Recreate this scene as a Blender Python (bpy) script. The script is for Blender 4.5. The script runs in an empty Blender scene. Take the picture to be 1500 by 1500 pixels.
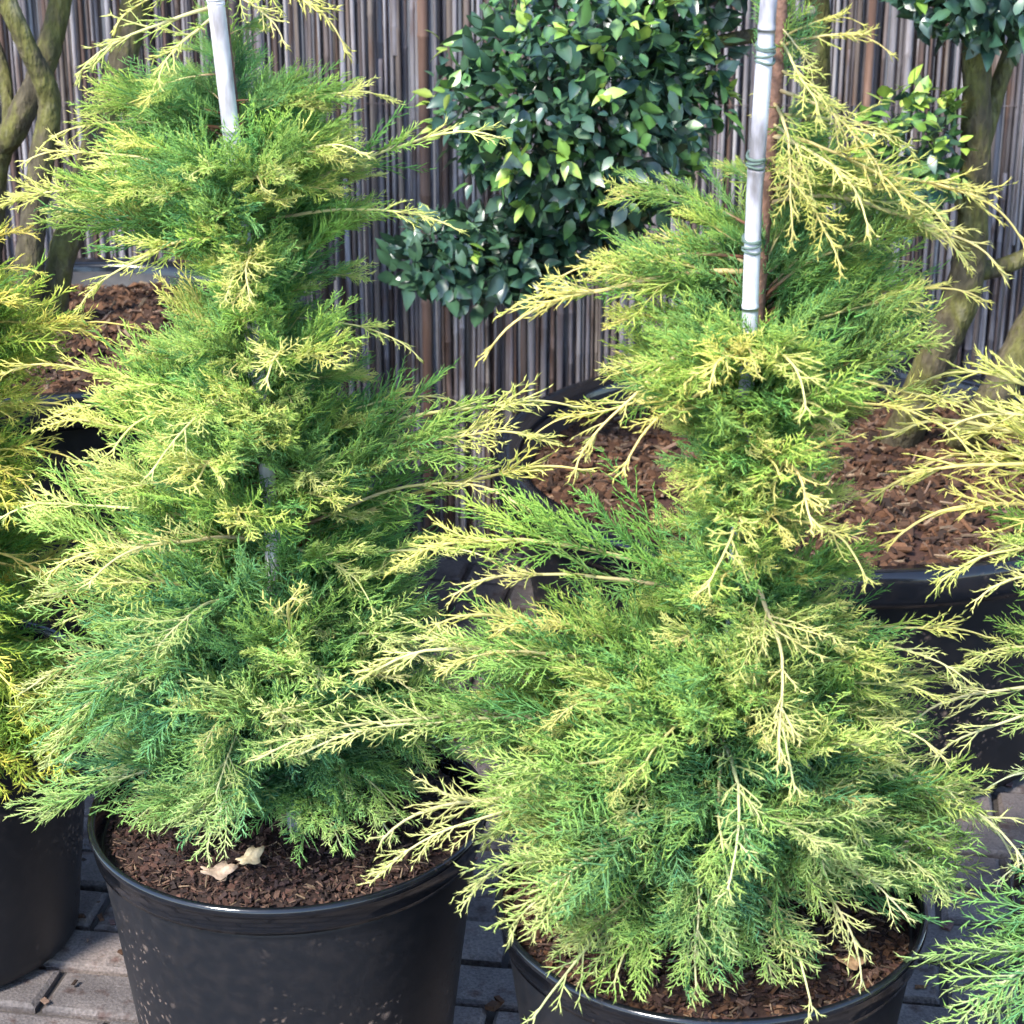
import bpy, math, random
import numpy as np
from mathutils import Vector, Matrix, noise as mnoise

random.seed(7)
RNG = np.random.default_rng(11)
PI = math.pi
R = math.radians
scene = bpy.context.scene
COL = scene.collection

# ------------------------------------------------------------------ camera
F_PX, PITCH, CAM_Z = 3000.0, R(21.0), 1.64          # focal length in photo pixels (1500 wide)
cam_data = bpy.data.cameras.new("camera")
cam_data.sensor_width = 36.0
cam_data.lens = F_PX / 1500.0 * 36.0
cam_data.clip_end = 2000.0
cam_data.clip_start = 0.05
cam_data.dof.use_dof = True
cam_data.dof.focus_distance = 2.45
cam_data.dof.aperture_fstop = 11.0
cam = bpy.data.objects.new("camera", cam_data)
COL.objects.link(cam)
cam.location = (0, 0, CAM_Z)
cam.rotation_euler = (PI / 2 - PITCH, 0, 0)
scene.camera = cam

# ------------------------------------------------------------------ sky, sun, exposure
SUN_ELEV, SUN_AZ = R(47), R(-142)       # azimuth measured from +Y towards +X: behind the camera, to the left
world = bpy.data.worlds.new("World")
scene.world = world
world.use_nodes = True
wn = world.node_tree.nodes
sky = wn.new("ShaderNodeTexSky")
sky.sky_type = 'NISHITA'
sky.sun_disc = False
sky.sun_elevation = SUN_ELEV
sky.sun_rotation = SUN_AZ
sky.dust_density = 0.4
sky.ozone_density = 2.0
wn["Background"].inputs[1].default_value = 0.15
world.node_tree.links.new(sky.outputs[0], wn["Background"].inputs[0])
sun_data = bpy.data.lights.new("sun", 'SUN')
sun_data.energy = 2.4
sun_data.angle = R(11)
sun_data.color = (1.0, 0.94, 0.84)
sun = bpy.data.objects.new("sun", sun_data)
COL.objects.link(sun)
sdir = Vector((math.sin(SUN_AZ) * math.cos(SUN_ELEV), math.cos(SUN_AZ) * math.cos(SUN_ELEV), math.sin(SUN_ELEV)))
sun.rotation_euler = sdir.to_track_quat('Z', 'Y').to_euler()
sun.location = sdir * 20
scene.view_settings.view_transform = 'Standard'
scene.view_settings.look = 'None'
scene.view_settings.exposure = 2.06
scene.cycles.debug_bvh_type = 'STATIC_BVH'
scene.view_settings.gamma = 1.0
scene.cycles.max_bounces = 6
scene.cycles.diffuse_bounces = 4
scene.cycles.glossy_bounces = 2
scene.cycles.transmission_bounces = 2
scene.cycles.adaptive_threshold = 0.03

# ------------------------------------------------------------------ helpers
def pix(px, py, D=None, z=None):
    """photo pixel -> world point at forward distance D, or on the level z"""
    a, b = (px - 750) / F_PX, (py - 750) / F_PX
    d = np.array([a, math.cos(PITCH) - b * math.sin(PITCH), -math.sin(PITCH) - b * math.cos(PITCH)])
    s = D / d[1] if D is not None else (z - CAM_Z) / d[2]
    return np.array([0, 0, CAM_Z]) + d * s

def tag(o, label=None, cat=None, group=None, kind=None):
    if label: o["label"] = label
    if cat: o["category"] = cat
    if group: o["group"] = group
    if kind: o["kind"] = kind
    return o

def empty(name, loc):
    o = bpy.data.objects.new(name, None)
    o.location = loc
    o.empty_display_size = 0.05
    COL.objects.link(o)
    return o

def link(name, me, parent=None, loc=None):
    o = bpy.data.objects.new(name, me)
    COL.objects.link(o)
    if loc is not None: o.location = loc
    if parent is not None:
        o.parent = parent
    return o

def mesh_np(name, V, quads, tris, mat, col=None, smooth=True):
    me = bpy.data.meshes.new(name)
    nq, nt = len(quads), len(tris)
    me.vertices.add(len(V))
    me.vertices.foreach_set("co", np.asarray(V, np.float32).ravel())
    me.loops.add(nq * 4 + nt * 3)
    idx = np.concatenate([np.asarray(quads, np.int32).ravel(), np.asarray(tris, np.int32).ravel()])
    me.loops.foreach_set("vertex_index", idx)
    me.polygons.add(nq + nt)
    me.polygons.foreach_set("loop_start", np.concatenate([np.arange(nq) * 4, nq * 4 + np.arange(nt) * 3]).astype(np.int32))
    me.polygons.foreach_set("use_smooth", np.full(nq + nt, smooth))
    if col is not None:
        at = me.color_attributes.new("col", 'FLOAT_COLOR', 'POINT')
        c = np.ones((len(V), 4), np.float32); c[:, :3] = col
        at.data.foreach_set("color", c.ravel())
    me.update(calc_edges=True)
    me.materials.append(mat)
    return me

class Acc:
    """collects arrays of verts / quads / tris / colours"""
    def __init__(s): s.V, s.Q, s.T, s.C, s.n = [], [], [], [], 0
    def add(s, V, Q=None, T=None, C=None):
        s.V.append(V)
        if Q is not None and len(Q): s.Q.append(np.asarray(Q) + s.n)
        if T is not None and len(T): s.T.append(np.asarray(T) + s.n)
        s.C.append(np.broadcast_to(C if C is not None else np.array([1., 1, 1]), V.shape))
        s.n += len(V)
    def build(s, name, mat, smooth=True):
        Q = np.concatenate(s.Q) if s.Q else np.zeros((0, 4), int)
        T = np.concatenate(s.T) if s.T else np.zeros((0, 3), int)
        return mesh_np(name, np.concatenate(s.V), Q, T, mat, np.concatenate(s.C), smooth)

def nrm(v): return v / np.maximum(np.linalg.norm(v, axis=-1, keepdims=True), 1e-9)

def polytube(acc, pts, rad, sides=10, col=(1, 1, 1), cap=True, wob=0.0, sub=6, knob=0.0):
    """smooth tube through control points (Catmull-Rom)"""
    pts = np.asarray(pts, float); rad = np.asarray(rad, float)
    n = len(pts)
    Pp = np.vstack([2 * pts[0] - pts[1], pts, 2 * pts[-1] - pts[-2]])
    c, r = [], []
    for i in range(n - 1):
        p0, p1, p2, p3 = Pp[i:i + 4]
        for k in range(sub):
            t = k / sub
            c.append(.5 * ((2 * p1) + (-p0 + p2) * t + (2 * p0 - 5 * p1 + 4 * p2 - p3) * t * t + (-p0 + 3 * p1 - 3 * p2 + p3) * t ** 3))
            r.append(rad[i] * (1 - t) + rad[i + 1] * t)
    c.append(pts[-1]); r.append(rad[-1])
    c, r = np.array(c), np.array(r)
    if knob:
        r = r * np.array([1 + knob * (mnoise.noise(Vector(q) * 14.0) + .6 * mnoise.noise(Vector(q) * 37.0)) for q in c])
    T = nrm(np.gradient(c, axis=0))
    ref = np.array([0.31, 0.2, 0.93]) if abs(T[0][2]) < .85 else np.array([1., .1, 0])
    X = nrm(np.cross(T, ref)); Y = np.cross(T, X)
    a = np.linspace(0, 2 * PI, sides, endpoint=False)
    m = len(c)
    rr = r[:, None] * (1 + wob * RNG.uniform(-1, 1, (m, sides)))
    V = c[:, None] + rr[..., None] * (np.cos(a)[None, :, None] * X[:, None] + np.sin(a)[None, :, None] * Y[:, None])
    V = V.reshape(-1, 3)
    i, j = np.meshgrid(np.arange(m - 1), np.arange(sides), indexing='ij')
    j2 = (j + 1) % sides
    Q = np.stack([i * sides + j, i * sides + j2, (i + 1) * sides + j2, (i + 1) * sides + j], -1).reshape(-1, 4)
    Tt = []
    if cap:
        V = np.vstack([V, c[0], c[-1]])
        b0, b1 = m * sides, m * sides + 1
        Tt = [(b0, (k + 1) % sides, k) for k in range(sides)] + [(b1, (m - 1) * sides + k, (m - 1) * sides + (k + 1) % sides) for k in range(sides)]
    acc.add(V, Q, Tt, np.array(col, float))

def lathe(name, prof, mat, seg=96, loc=(0, 0, 0), parent=None, wob=0.0):
    prof = np.array(prof, float); m = len(prof)
    a = np.linspace(0, 2 * PI, seg, endpoint=False)
    w = 1 + wob * np.sin(2 * a + .7) + wob * .5 * np.sin(3 * a + 2)
    V = np.stack([prof[:, None, 0] * (np.cos(a) * w)[None], prof[:, None, 0] * (np.sin(a) * w)[None],
                  np.repeat(prof[:, None, 1], seg, 1)], -1).reshape(-1, 3)
    i, j = np.meshgrid(np.arange(m - 1), np.arange(seg), indexing='ij'); j2 = (j + 1) % seg
    Q = np.stack([i * seg + j, i * seg + j2, (i + 1) * seg + j2, (i + 1) * seg + j], -1).reshape(-1, 4)
    me = mesh_np(name, V, Q, np.zeros((0, 3), int), mat)
    return link(name, me, parent, loc)

# ------------------------------------------------------------------ materials
def new_mat(name):
    m = bpy.data.materials.new(name); m.use_nodes = True
    nt = m.node_tree
    return m, nt, nt.nodes["Principled BSDF"], nt.links

def N(nt, typ, **kw):
    n = nt.nodes.new(typ)
    for k, v in kw.items():
        if k.startswith("i_"): n.inputs[k[2:].replace("_", " ")].default_value = v
        else: setattr(n, k, v)
    return n

def ramp(nt, fac, stops):
    r = nt.nodes.new("ShaderNodeValToRGB")
    e = r.color_ramp.elements
    while len(e) < len(stops): e.new(0.5)
    for k, (p, c) in enumerate(stops):
        e[k].position = p; e[k].color = (*c, 1) if len(c) == 3 else c
    nt.links.new(fac, r.inputs[0])
    return r.outputs[0]

def mix(nt, fac, a, b, mode='MIX'):
    n = nt.nodes.new("ShaderNodeMix"); n.data_type = 'RGBA'; n.blend_type = mode
    for sock, v in ((n.inputs[0], fac), (n.inputs[6], a), (n.inputs[7], b)):
        if hasattr(v, "is_linked"): nt.links.new(v, sock)
        elif isinstance(v, (int, float)): sock.default_value = v
        else: sock.default_value = (*v, 1)
    return n.outputs[2]

def bump(nt, height, strength, dist, bsdf):
    b = nt.nodes.new("ShaderNodeBump"); b.inputs["Strength"].default_value = strength; b.inputs["Distance"].default_value = dist
    nt.links.new(height, b.inputs["Height"]); nt.links.new(b.outputs[0], bsdf.inputs["Normal"])

def foliage_mat(name, rough, transl, coat=0.0, spec=0.3):
    m, nt, b, L = new_mat(name)
    at = N(nt, "ShaderNodeAttribute", attribute_name="col")
    oi = N(nt, "ShaderNodeObjectInfo")
    c = mix(nt, 1.0, at.outputs["Color"], oi.outputs["Color"], 'MULTIPLY')
    L.new(c, b.inputs["Base Color"])
    b.inputs["Roughness"].default_value = rough
    b.inputs["Specular IOR Level"].default_value = spec
    b.inputs["Coat Weight"].default_value = coat
    b.inputs["Coat Roughness"].default_value = 0.3
    t = N(nt, "ShaderNodeBsdfTranslucent"); L.new(c, t.inputs[0])
    ms = N(nt, "ShaderNodeMixShader"); ms.inputs[0].default_value = transl
    L.new(b.outputs[0], ms.inputs[1]); L.new(t.outputs[0], ms.inputs[2])
    L.new(ms.outputs[0], nt.nodes["Material Output"].inputs[0])
    return m

M_JUN = foliage_mat("juniper_foliage", 0.75, 0.46, 0, 0.08)
M_LEAF = foliage_mat("glossy_leaf", 0.36, 0.15, 0.12, 0.8)

def attr_mat(name, rough, bump_scale=0, bump_d=0.002, spec=0.3, var=0.35):
    m, nt, b, L = new_mat(name)
    at = N(nt, "ShaderNodeAttribute", attribute_name="col")
    tc = N(nt, "ShaderNodeTexCoord")
    no = N(nt, "ShaderNodeTexNoise", i_Scale=bump_scale or 200.0, i_Detail=4.0)
    L.new(tc.outputs["Object"], no.inputs["Vector"])
    k = ramp(nt, no.outputs[0], [(0.3, (1 - var,) * 3), (0.7, (1 + var * .4,) * 3)])
    L.new(mix(nt, 1.0, at.outputs["Color"], k, 'MULTIPLY'), b.inputs["Base Color"])
    b.inputs["Roughness"].default_value = rough; b.inputs["Specular IOR Level"].default_value = spec
    if bump_scale: bump(nt, no.outputs[0], 0.6, bump_d, b)
    return m

M_MULCH = attr_mat("bark_mulch", 0.85, 350, 0.002, 0.25)
M_DEAD = attr_mat("dead_leaf", 0.8, 180, 0.002, 0.2)
M_BARKRED = attr_mat("juniper_bark", 0.85, 160, 0.004, 0.2)

def mossy_mat():
    m, nt, b, L = new_mat("mossy_bark")
    tc = N(nt, "ShaderNodeTexCoord")
    mp = N(nt, "ShaderNodeMapping"); mp.inputs["Scale"].default_value = (1, 1, .45); L.new(tc.outputs["Object"], mp.inputs[0])
    n1 = N(nt, "ShaderNodeTexNoise", i_Scale=13.0, i_Detail=6.0, i_Roughness=0.65); L.new(mp.outputs[0], n1.inputs["Vector"])
    n2 = N(nt, "ShaderNodeTexNoise", i_Scale=90.0, i_Detail=5.0); L.new(mp.outputs[0], n2.inputs["Vector"])
    c = ramp(nt, n1.outputs[0], [(0.30, (.05, .042, .032)), (0.46, (.085, .07, .042)), (0.56, (.11, .105, .03)), (0.66, (.17, .155, .09)), (0.74, (.24, .23, .18))])
    k = ramp(nt, n2.outputs[0], [(0.3, (.55, .55, .55)), (0.65, (1.1, 1.1, 1.1))])
    L.new(mix(nt, 1.0, c, k, 'MULTIPLY'), b.inputs["Base Color"])
    b.inputs["Roughness"].default_value = 0.85; b.inputs["Specular IOR Level"].default_value = .2
    bump(nt, n2.outputs[0], 1.0, 0.010, b)
    return m
M_MOSS = mossy_mat()

def plastic_mat(name, dirt=0.5, rough=0.33):
    m, nt, b, L = new_mat(name)
    tc = N(nt, "ShaderNodeTexCoord"); oi = N(nt, "ShaderNodeObjectInfo")
    ad = N(nt, "ShaderNodeVectorMath", operation='ADD'); L.new(tc.outputs["Object"], ad.inputs[0])
    sc = N(nt, "ShaderNodeMath", operation='MULTIPLY'); sc.inputs[1].default_value = 37.0; L.new(oi.outputs["Random"], sc.inputs[0])
    L.new(sc.outputs[0], ad.inputs[1])
    vo = N(nt, "ShaderNodeTexVoronoi", i_Scale=95.0); L.new(ad.outputs[0], vo.inputs["Vector"])
    vo2 = N(nt, "ShaderNodeTexVoronoi", i_Scale=38.0); L.new(ad.outputs[0], vo2.inputs["Vector"])
    n1 = N(nt, "ShaderNodeTexNoise", i_Scale=7.0, i_Detail=4.0); L.new(ad.outputs[0], n1.inputs["Vector"])
    n2 = N(nt, "ShaderNodeTexNoise", i_Scale=60.0, i_Detail=5.0); L.new(ad.outputs[0], n2.inputs["Vector"])
    # splash specks: small voronoi cores, only where the low noise is high and near the bottom half
    sep = N(nt, "ShaderNodeSeparateXYZ"); L.new(tc.outputs["Object"], sep.inputs[0])
    low = ramp(nt, sep.outputs[2], [(0.12, (1, 1, 1)), (0.42, (.35, .35, .35))])
    s1 = ramp(nt, vo.outputs["Distance"], [(0.12, (1, 1, 1)), (0.30, (0, 0, 0))])
    s2 = ramp(nt, vo2.outputs["Distance"], [(0.05, (1, 1, 1)), (0.26, (0, 0, 0))])
    wv = N(nt, "ShaderNodeTexNoise", i_Scale=24.0, i_Detail=3.0); L.new(ad.outputs[0], wv.inputs["Vector"])
    vm = N(nt, "ShaderNodeVectorMath", operation='SCALE'); vm.inputs["Scale"].default_value = .03; L.new(wv.outputs[1], vm.inputs[0])
    va = N(nt, "ShaderNodeVectorMath", operation='ADD'); L.new(ad.outputs[0], va.inputs[0]); L.new(vm.outputs[0], va.inputs[1]); L.new(va.outputs[0], vo.inputs["Vector"]); L.new(va.outputs[0], vo2.inputs["Vector"])
    patch = ramp(nt, n1.outputs[0], [(0.50, (0, 0, 0)), (0.62, (1, 1, 1))])
    sp = mix(nt, 1.0, mix(nt, 1.0, s1, s2, 'ADD'), mix(nt, 1.0, patch, low, 'MULTIPLY'), 'MULTIPLY')
    dust = ramp(nt, n2.outputs[0], [(0.42, (0, 0, 0)), (0.85, (.07, .07, .07))])
    fac = mix(nt, 1.0, sp, dust, 'ADD')
    fv = N(nt, "ShaderNodeMath", operation='MULTIPLY', use_clamp=True); fv.inputs[1].default_value = dirt; L.new(fac, fv.inputs[0])
    L.new(mix(nt, fv.outputs[0], (.0055, .0066, .0095), (.16, .11, .085)), b.inputs["Base Color"])
    rr = N(nt, "ShaderNodeMath", operation='MULTIPLY_ADD', use_clamp=True); rr.inputs[1].default_value = 0.9; rr.inputs[2].default_value = rough
    L.new(fv.outputs[0], rr.inputs[0]); L.new(rr.outputs[0], b.inputs["Roughness"])
    b.inputs["Specular IOR Level"].default_value = 0.5
    bump(nt, n2.outputs[0], 0.12, 0.002, b)
    return m
M_POT = plastic_mat("black_pot_plastic", 0.9, 0.42)
M_RIM = plastic_mat("black_rim_plastic", 0.40, 0.12)

def reed_mat():
    m, nt, b, L = new_mat("weathered_reed")
    tc = N(nt, "ShaderNodeTexCoord"); oi = N(nt, "ShaderNodeObjectInfo")
    at = N(nt, "ShaderNodeAttribute", attribute_name="col")
    sc = N(nt, "ShaderNodeMath", operation='MULTIPLY'); sc.inputs[1].default_value = 91.0; L.new(oi.outputs["Random"], sc.inputs[0])
    cb = N(nt, "ShaderNodeCombineXYZ"); L.new(sc.outputs[0], cb.inputs[0]); L.new(sc.outputs[0], cb.inputs[2])
    ad = N(nt, "ShaderNodeVectorMath", operation='ADD'); L.new(tc.outputs["Object"], ad.inputs[0]); L.new(cb.outputs[0], ad.inputs[1])
    mp = N(nt, "ShaderNodeMapping"); mp.inputs["Scale"].default_value = (160, 160, 5); L.new(ad.outputs[0], mp.inputs[0])
    n1 = N(nt, "ShaderNodeTexNoise", i_Scale=1.0, i_Detail=4.0); L.new(mp.outputs[0], n1.inputs["Vector"])
    mp2 = N(nt, "ShaderNodeMapping"); mp2.inputs["Scale"].default_value = (40, 40, 5.0); L.new(ad.outputs[0], mp2.inputs[0])
    n2 = N(nt, "ShaderNodeTexNoise", i_Scale=1.0, i_Detail=3.0); L.new(mp2.outputs[0], n2.inputs["Vector"])
    stain = ramp(nt, n2.outputs[0], [(0.55, (0, 0, 0)), (0.66, (.75, .75, .75))])
    pale = ramp(nt, n2.outputs[0], [(0.30, (1.35, 1.4, 1.5)), (0.42, (1, 1, 1)), (0.52, (.8, .78, .82))])
    c = mix(nt, stain, mix(nt, 1.0, at.outputs["Color"], pale, 'MULTIPLY'), (.10, .058, .042))
    k = ramp(nt, n1.outputs[0], [(0.3, (.62, .62, .62)), (0.7, (1.15, 1.15, 1.15))])
    L.new(mix(nt, 1.0, c, k, 'MULTIPLY'), b.inputs["Base Color"])
    b.inputs["Roughness"].default_value = 0.6; b.inputs["Specular IOR Level"].default_value = .3
    bump(nt, n1.outputs[0], 0.4, 0.0015, b)
    return m
M_REED = reed_mat()

def paver_mat():
    m, nt, b, L = new_mat("concrete_paver")
    geo = N(nt, "ShaderNodeNewGeometry"); oi = N(nt, "ShaderNodeObjectInfo")
    n1 = N(nt, "ShaderNodeTexNoise", i_Scale=9.0, i_Detail=5.0); L.new(geo.outputs["Position"], n1.inputs["Vector"])
    n2 = N(nt, "ShaderNodeTexNoise", i_Scale=240.0, i_Detail=4.0); L.new(geo.outputs["Position"], n2.inputs["Vector"])
    n3 = N(nt, "ShaderNodeTexNoise", i_Scale=35.0, i_Detail=5.0); L.new(geo.outputs["Position"], n3.inputs["Vector"])
    c = ramp(nt, n1.outputs[0], [(0.3, (.070, .059, .057)), (0.5, (.11, .095, .09)), (0.7, (.165, .138, .125))])
    k = ramp(nt, n2.outputs[0], [(0.3, (.6, .6, .6)), (0.7, (1.3, 1.3, 1.3))])
    st = ramp(nt, n3.outputs[0], [(0.56, (1, 1, 1)), (0.68, (.55, .40, .36))])
    rv = ramp(nt, oi.outputs["Random"], [(0.0, (.8, .8, .82)), (1.0, (1.15, 1.1, 1.08))])
    L.new(mix(nt, 1.0, mix(nt, 1.0, mix(nt, 1.0, c, k, 'MULTIPLY'), st, 'MULTIPLY'), rv, 'MULTIPLY'), b.inputs["Base Color"])
    b.inputs["Roughness"].default_value = 0.85
    bump(nt, n2.outputs[0], 0.7, 0.003, b)
    return m
M_PAVER = paver_mat()

def simple_mat(name, col, rough=.8, nscale=60, var=.4, spec=.3):
    m, nt, b, L = new_mat(name)
    tc = N(nt, "ShaderNodeTexCoord")
    no = N(nt, "ShaderNodeTexNoise", i_Scale=float(nscale), i_Detail=5.0); L.new(tc.outputs["Object"], no.inputs["Vector"])
    L.new(ramp(nt, no.outputs[0], [(0.3, tuple(x * (1 - var) for x in col)), (0.7, tuple(min(1, x * (1 + var * .5)) for x in col))]), b.inputs["Base Color"])
    b.inputs["Roughness"].default_value = rough; b.inputs["Specular IOR Level"].default_value = spec
    bump(nt, no.outputs[0], 0.3, 0.002, b)
    return m
M_GROUND = simple_mat("dark_sand", (.06, .052, .048), .95, 25)
M_TIE = simple_mat("green_tie", (.10, .145, .12), .7, 80)

def cane_mat():
    m, nt, b, L = new_mat("pale_cane")
    tc = N(nt, "ShaderNodeTexCoord")
    mp = N(nt, "ShaderNodeMapping"); mp.inputs["Scale"].default_value = (45, 45, 13); L.new(tc.outputs["Object"], mp.inputs[0])
    n1 = N(nt, "ShaderNodeTexNoise", i_Scale=1.0, i_Detail=5.0); L.new(mp.outputs[0], n1.inputs["Vector"])
    at = N(nt, "ShaderNodeAttribute", attribute_name="col")
    c = ramp(nt, n1.outputs[0], [(0.32, (.26, .24, .24)), (0.45, (.62, .60, .64)), (0.60, (1.0, 1.0, 1.0))])
    L.new(mix(nt, 1.0, c, at.outputs["Color"], 'MULTIPLY'), b.inputs["Base Color"])
    b.inputs["Roughness"].default_value = 0.5
    bump(nt, n1.outputs[0], 0.2, 0.001, b)
    return m
M_CANE = cane_mat()

# ------------------------------------------------------------------ ground and paving
s = 400.0
g = link("ground", mesh_np("ground", np.array([[-s, -s, -.045], [s, -s, -.045], [s, s, -.045], [-s, s, -.045]]), [(0, 1, 2, 3)], np.zeros((0, 3), int), M_GROUND))
tag(g, kind="structure", label="dark sandy ground around the paved yard", cat="ground")
bed = link("paving", mesh_np("paving", np.array([[-3.2, -1.5, -.014], [3.2, -1.5, -.014], [3.2, 4.6, -.014], [-3.2, 4.6, -.014]]), [(0, 1, 2, 3)], np.zeros((0, 3), int), M_GROUND))
tag(bed, kind="structure", label="grey brown concrete block paving under the plant pots", cat="paving")

def paver_geo(l=.2, w=.1, h=.04, b=.006):
    x, y = l / 2 - .003, w / 2 - .003
    V = []
    for (xx, yy, zz) in ((x, y, -h), (x, y, -b), (x - b, y - b, 0)):
        V += [(-xx, -yy, zz), (xx, -yy, zz), (xx, yy, zz), (-xx, yy, zz)]
    Q = []
    for k in range(2):
        for i in range(4):
            j = (i + 1) % 4
            Q.append((k * 4 + i, k * 4 + j, k * 4 + 4 + j, k * 4 + 4 + i))
    Q.append((8, 9, 10, 11))
    return np.array(V, float), np.array(Q)
PV, PQ = paver_geo()
pav_meshes = []
for k in range(6):
    V = PV.copy()
    V[8:] += RNG.uniform(-.0025, .0025, (4, 3)); V[4:8, :2] += RNG.uniform(-.0015, .0015, (4, 2))
    pav_meshes.append(mesh_np("paver", V, PQ, np.zeros((0, 3), int), M_PAVER, smooth=False))
rest = Acc()
pa = R(-9)
ca, sa = math.cos(pa), math.sin(pa)
for iy in range(-32, 34):
    for ix in range(-18, 19):
        u, v = (ix + (0.5 if iy % 2 else 0)) * .205, iy * .105
        x, y = u * ca - v * sa, 1.9 + u * sa + v * ca
        if abs(x) > 2.9 or y < -1.3 or y > 4.45: continue
        dz, rz = random.uniform(-.003, .002), pa + random.uniform(-.012, .012)
        if abs(x) < 0.95 and 2.05 < y < 3.35:
            o = link("paver", random.choice(pav_meshes), bed, (x, y, dz)); o.rotation_euler = (random.uniform(-.01, .01), random.uniform(-.01, .01), rz)
        else:
            c_, s_ = math.cos(rz), math.sin(rz)
            V = PV.copy(); V[:, 0], V[:, 1] = PV[:, 0] * c_ - PV[:, 1] * s_ + x, PV[:, 0] * s_ + PV[:, 1] * c_ + y
            V[:, 2] += dz; rest.add(V, PQ)
ro = link("outer_pavers", rest.build("outer_pavers", M_PAVER, False), bed); tag(ro, kind="stuff")

# ------------------------------------------------------------------ chips (mulch, litter)
CH = np.array([[-1, -1, -1], [1, -1, -1], [1, 1, -1], [-1, 1, -1], [-1, -1, 1], [1, -1, 1], [1, 1, 1], [-1, 1, 1]], float)
CQ = np.array([(0, 3, 2, 1), (4, 5, 6, 7), (0, 1, 5, 4), (1, 2, 6, 5), (2, 3, 7, 6), (3, 0, 4, 7)])
def chips(acc, P, smin, smax, flat=0.3, tilt=0.5, palette=None, thin=None):
    n = len(P)
    L = RNG.uniform(smin, smax, n) * .5
    dim = np.stack([L, L * (RNG.uniform(.3, .7, n) if thin is None else RNG.uniform(thin * .5, thin, n)), L * RNG.uniform(.12, flat, n)], -1)
    V = CH[None] * dim[:, None] * RNG.uniform(.55, 1.1, (n, 8, 3))
    a, b, c = RNG.uniform(0, 2 * PI, n), RNG.normal(0, tilt, n), RNG.normal(0, tilt, n)
    def rot(V, ang, i, j):
        ca, sa = np.cos(ang)[:, None], np.sin(ang)[:, None]
        W = V.copy(); W[..., i] = V[..., i] * ca - V[..., j] * sa; W[..., j] = V[..., i] * sa + V[..., j] * ca
        return W
    V = rot(rot(rot(V, b, 0, 2), c, 1, 2), a, 0, 1) + P[:, None]
    pal = np.array(palette); pc = pal[RNG.integers(0, len(pal), n)] * RNG.uniform(.65, 1.25, (n, 1))
    Q = (CQ[None] + (np.arange(n) * 8)[:, None, None]).reshape(-1, 4)
    acc.add(V.reshape(-1, 3), Q, None, np.repeat(pc, 8, 0))

def soil_height(x, y, seed, amp):
    return amp * (mnoise.noise(Vector((x * 9 + seed, y * 9, seed))) + .5 * mnoise.noise(Vector((x * 25, y * 25 + seed, seed))))

def mulch(name, cx, cy, z, rad, n, smin, smax, pal, basecol, seed, label, mound=0.02, amp=.012):
    acc = Acc()
    rings, seg = 22, 64
    V = [(cx, cy, z + mound)]
    for i in range(1, rings + 1):
        r = rad * i / rings
        for j in range(seg):
            a = 2 * PI * j / seg
            x, y = r * math.cos(a), r * math.sin(a)
            V.append((cx + x, cy + y, z + mound * (1 - (r / rad) ** 2) + soil_height(x, y, seed, amp)))
    T = [(0, 1 + j, 1 + (j + 1) % seg) for j in range(seg)]
    Q = [(1 + i * seg + j, 1 + (i + 1) * seg + j, 1 + (i + 1) * seg + (j + 1) % seg, 1 + i * seg + (j + 1) % seg) for i in range(rings - 1) for j in range(seg)]
    acc.add(np.array(V), np.array(Q), np.array(T), np.array(basecol))
    rr = rad * .985 * np.sqrt(RNG.random(n)); aa = RNG.random(n) * 2 * PI
    P = np.stack([rr * np.cos(aa), rr * np.sin(aa), np.zeros(n)], -1)
    for k in range(n):
        P[k, 2] = z + mound * (1 - (rr[k] / rad) ** 2) + soil_height(P[k, 0], P[k, 1], seed, amp) + RNG.uniform(.0, .006)
    P[:, 0] += cx; P[:, 1] += cy
    chips(acc, P, smin, smax, palette=pal)
    q = P[RNG.integers(0, n, n // 6)] + np.array([0, 0, .004])
    chips(acc, q, smax * .5, smax * 1.3, .16, .35, [(.16, .10, .07), (.09, .055, .04), (.20, .14, .09)], thin=.12)
    q = P[RNG.integers(0, n, n // 2)] + RNG.normal(0, .006, (n // 2, 3)) * np.array([1, 1, .2])
    chips(acc, q, smin * .5, smin * 1.3, .6, .8, palette=pal)
    o = link(name, acc.build(name, M_MULCH, False))
    return tag(o, label, "mulch", kind="stuff")

PAL_RED = [(.055, .026, .014), (.085, .039, .020), (.042, .021, .013), (.11, .053, .027), (.028, .016, .011), (.068, .033, .018), (.13, .07, .04)]
PAL_DARK = [(0.044, 0.024, 0.021), (0.068, 0.034, 0.026), (0.028, 0.018, 0.016), (0.096, 0.048, 0.036), (0.048, 0.029, 0.027), (0.120, 0.068, 0.048), (0.036, 0.024, 0.022)]

# ------------------------------------------------------------------ pots
POT_H, POT_R = 0.40, 0.242
def nursery_pot(cx, cy, label, tilt=(0, 0), group="round black nursery pots", scale=1.0):
    t = empty("nursery_pot", (cx, cy, 0))
    tag(t, label, "plant pot", group)
    r, h = POT_R * scale, POT_H * scale
    lathe("body", [(0, .004), (r * .74, .004), (r * .78, .012), (r * .79, .03), (r * .793, .035), (r * .83, .11), (r * .91, .27), (r * .9515, h - .055), (r * .953, h - .05), (r * .955, h - .045), (r * .955, h - .03), (r * .935, h - .03), (r * .88, .27), (r * .77, .05), (0, .03)], M_POT, 96, parent=t, wob=.004)
    lathe("rim", [(r * .958, h - .034), (r * .985, h - .036), (r * .99, h - .030), (r * .995, h - .012), (r * 1.008, h - .010), (r * 1.012, h - .005), (r * 1.006, h), (r * .985, h + .001),
                  (r * .972, h - .004), (r * .955, h - .018), (r * .925, h - .05), (r * .905, h - .09)], M_RIM, 128, parent=t, wob=.004)
    t.rotation_euler = (tilt[0], tilt[1], random.random())
    return t

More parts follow.
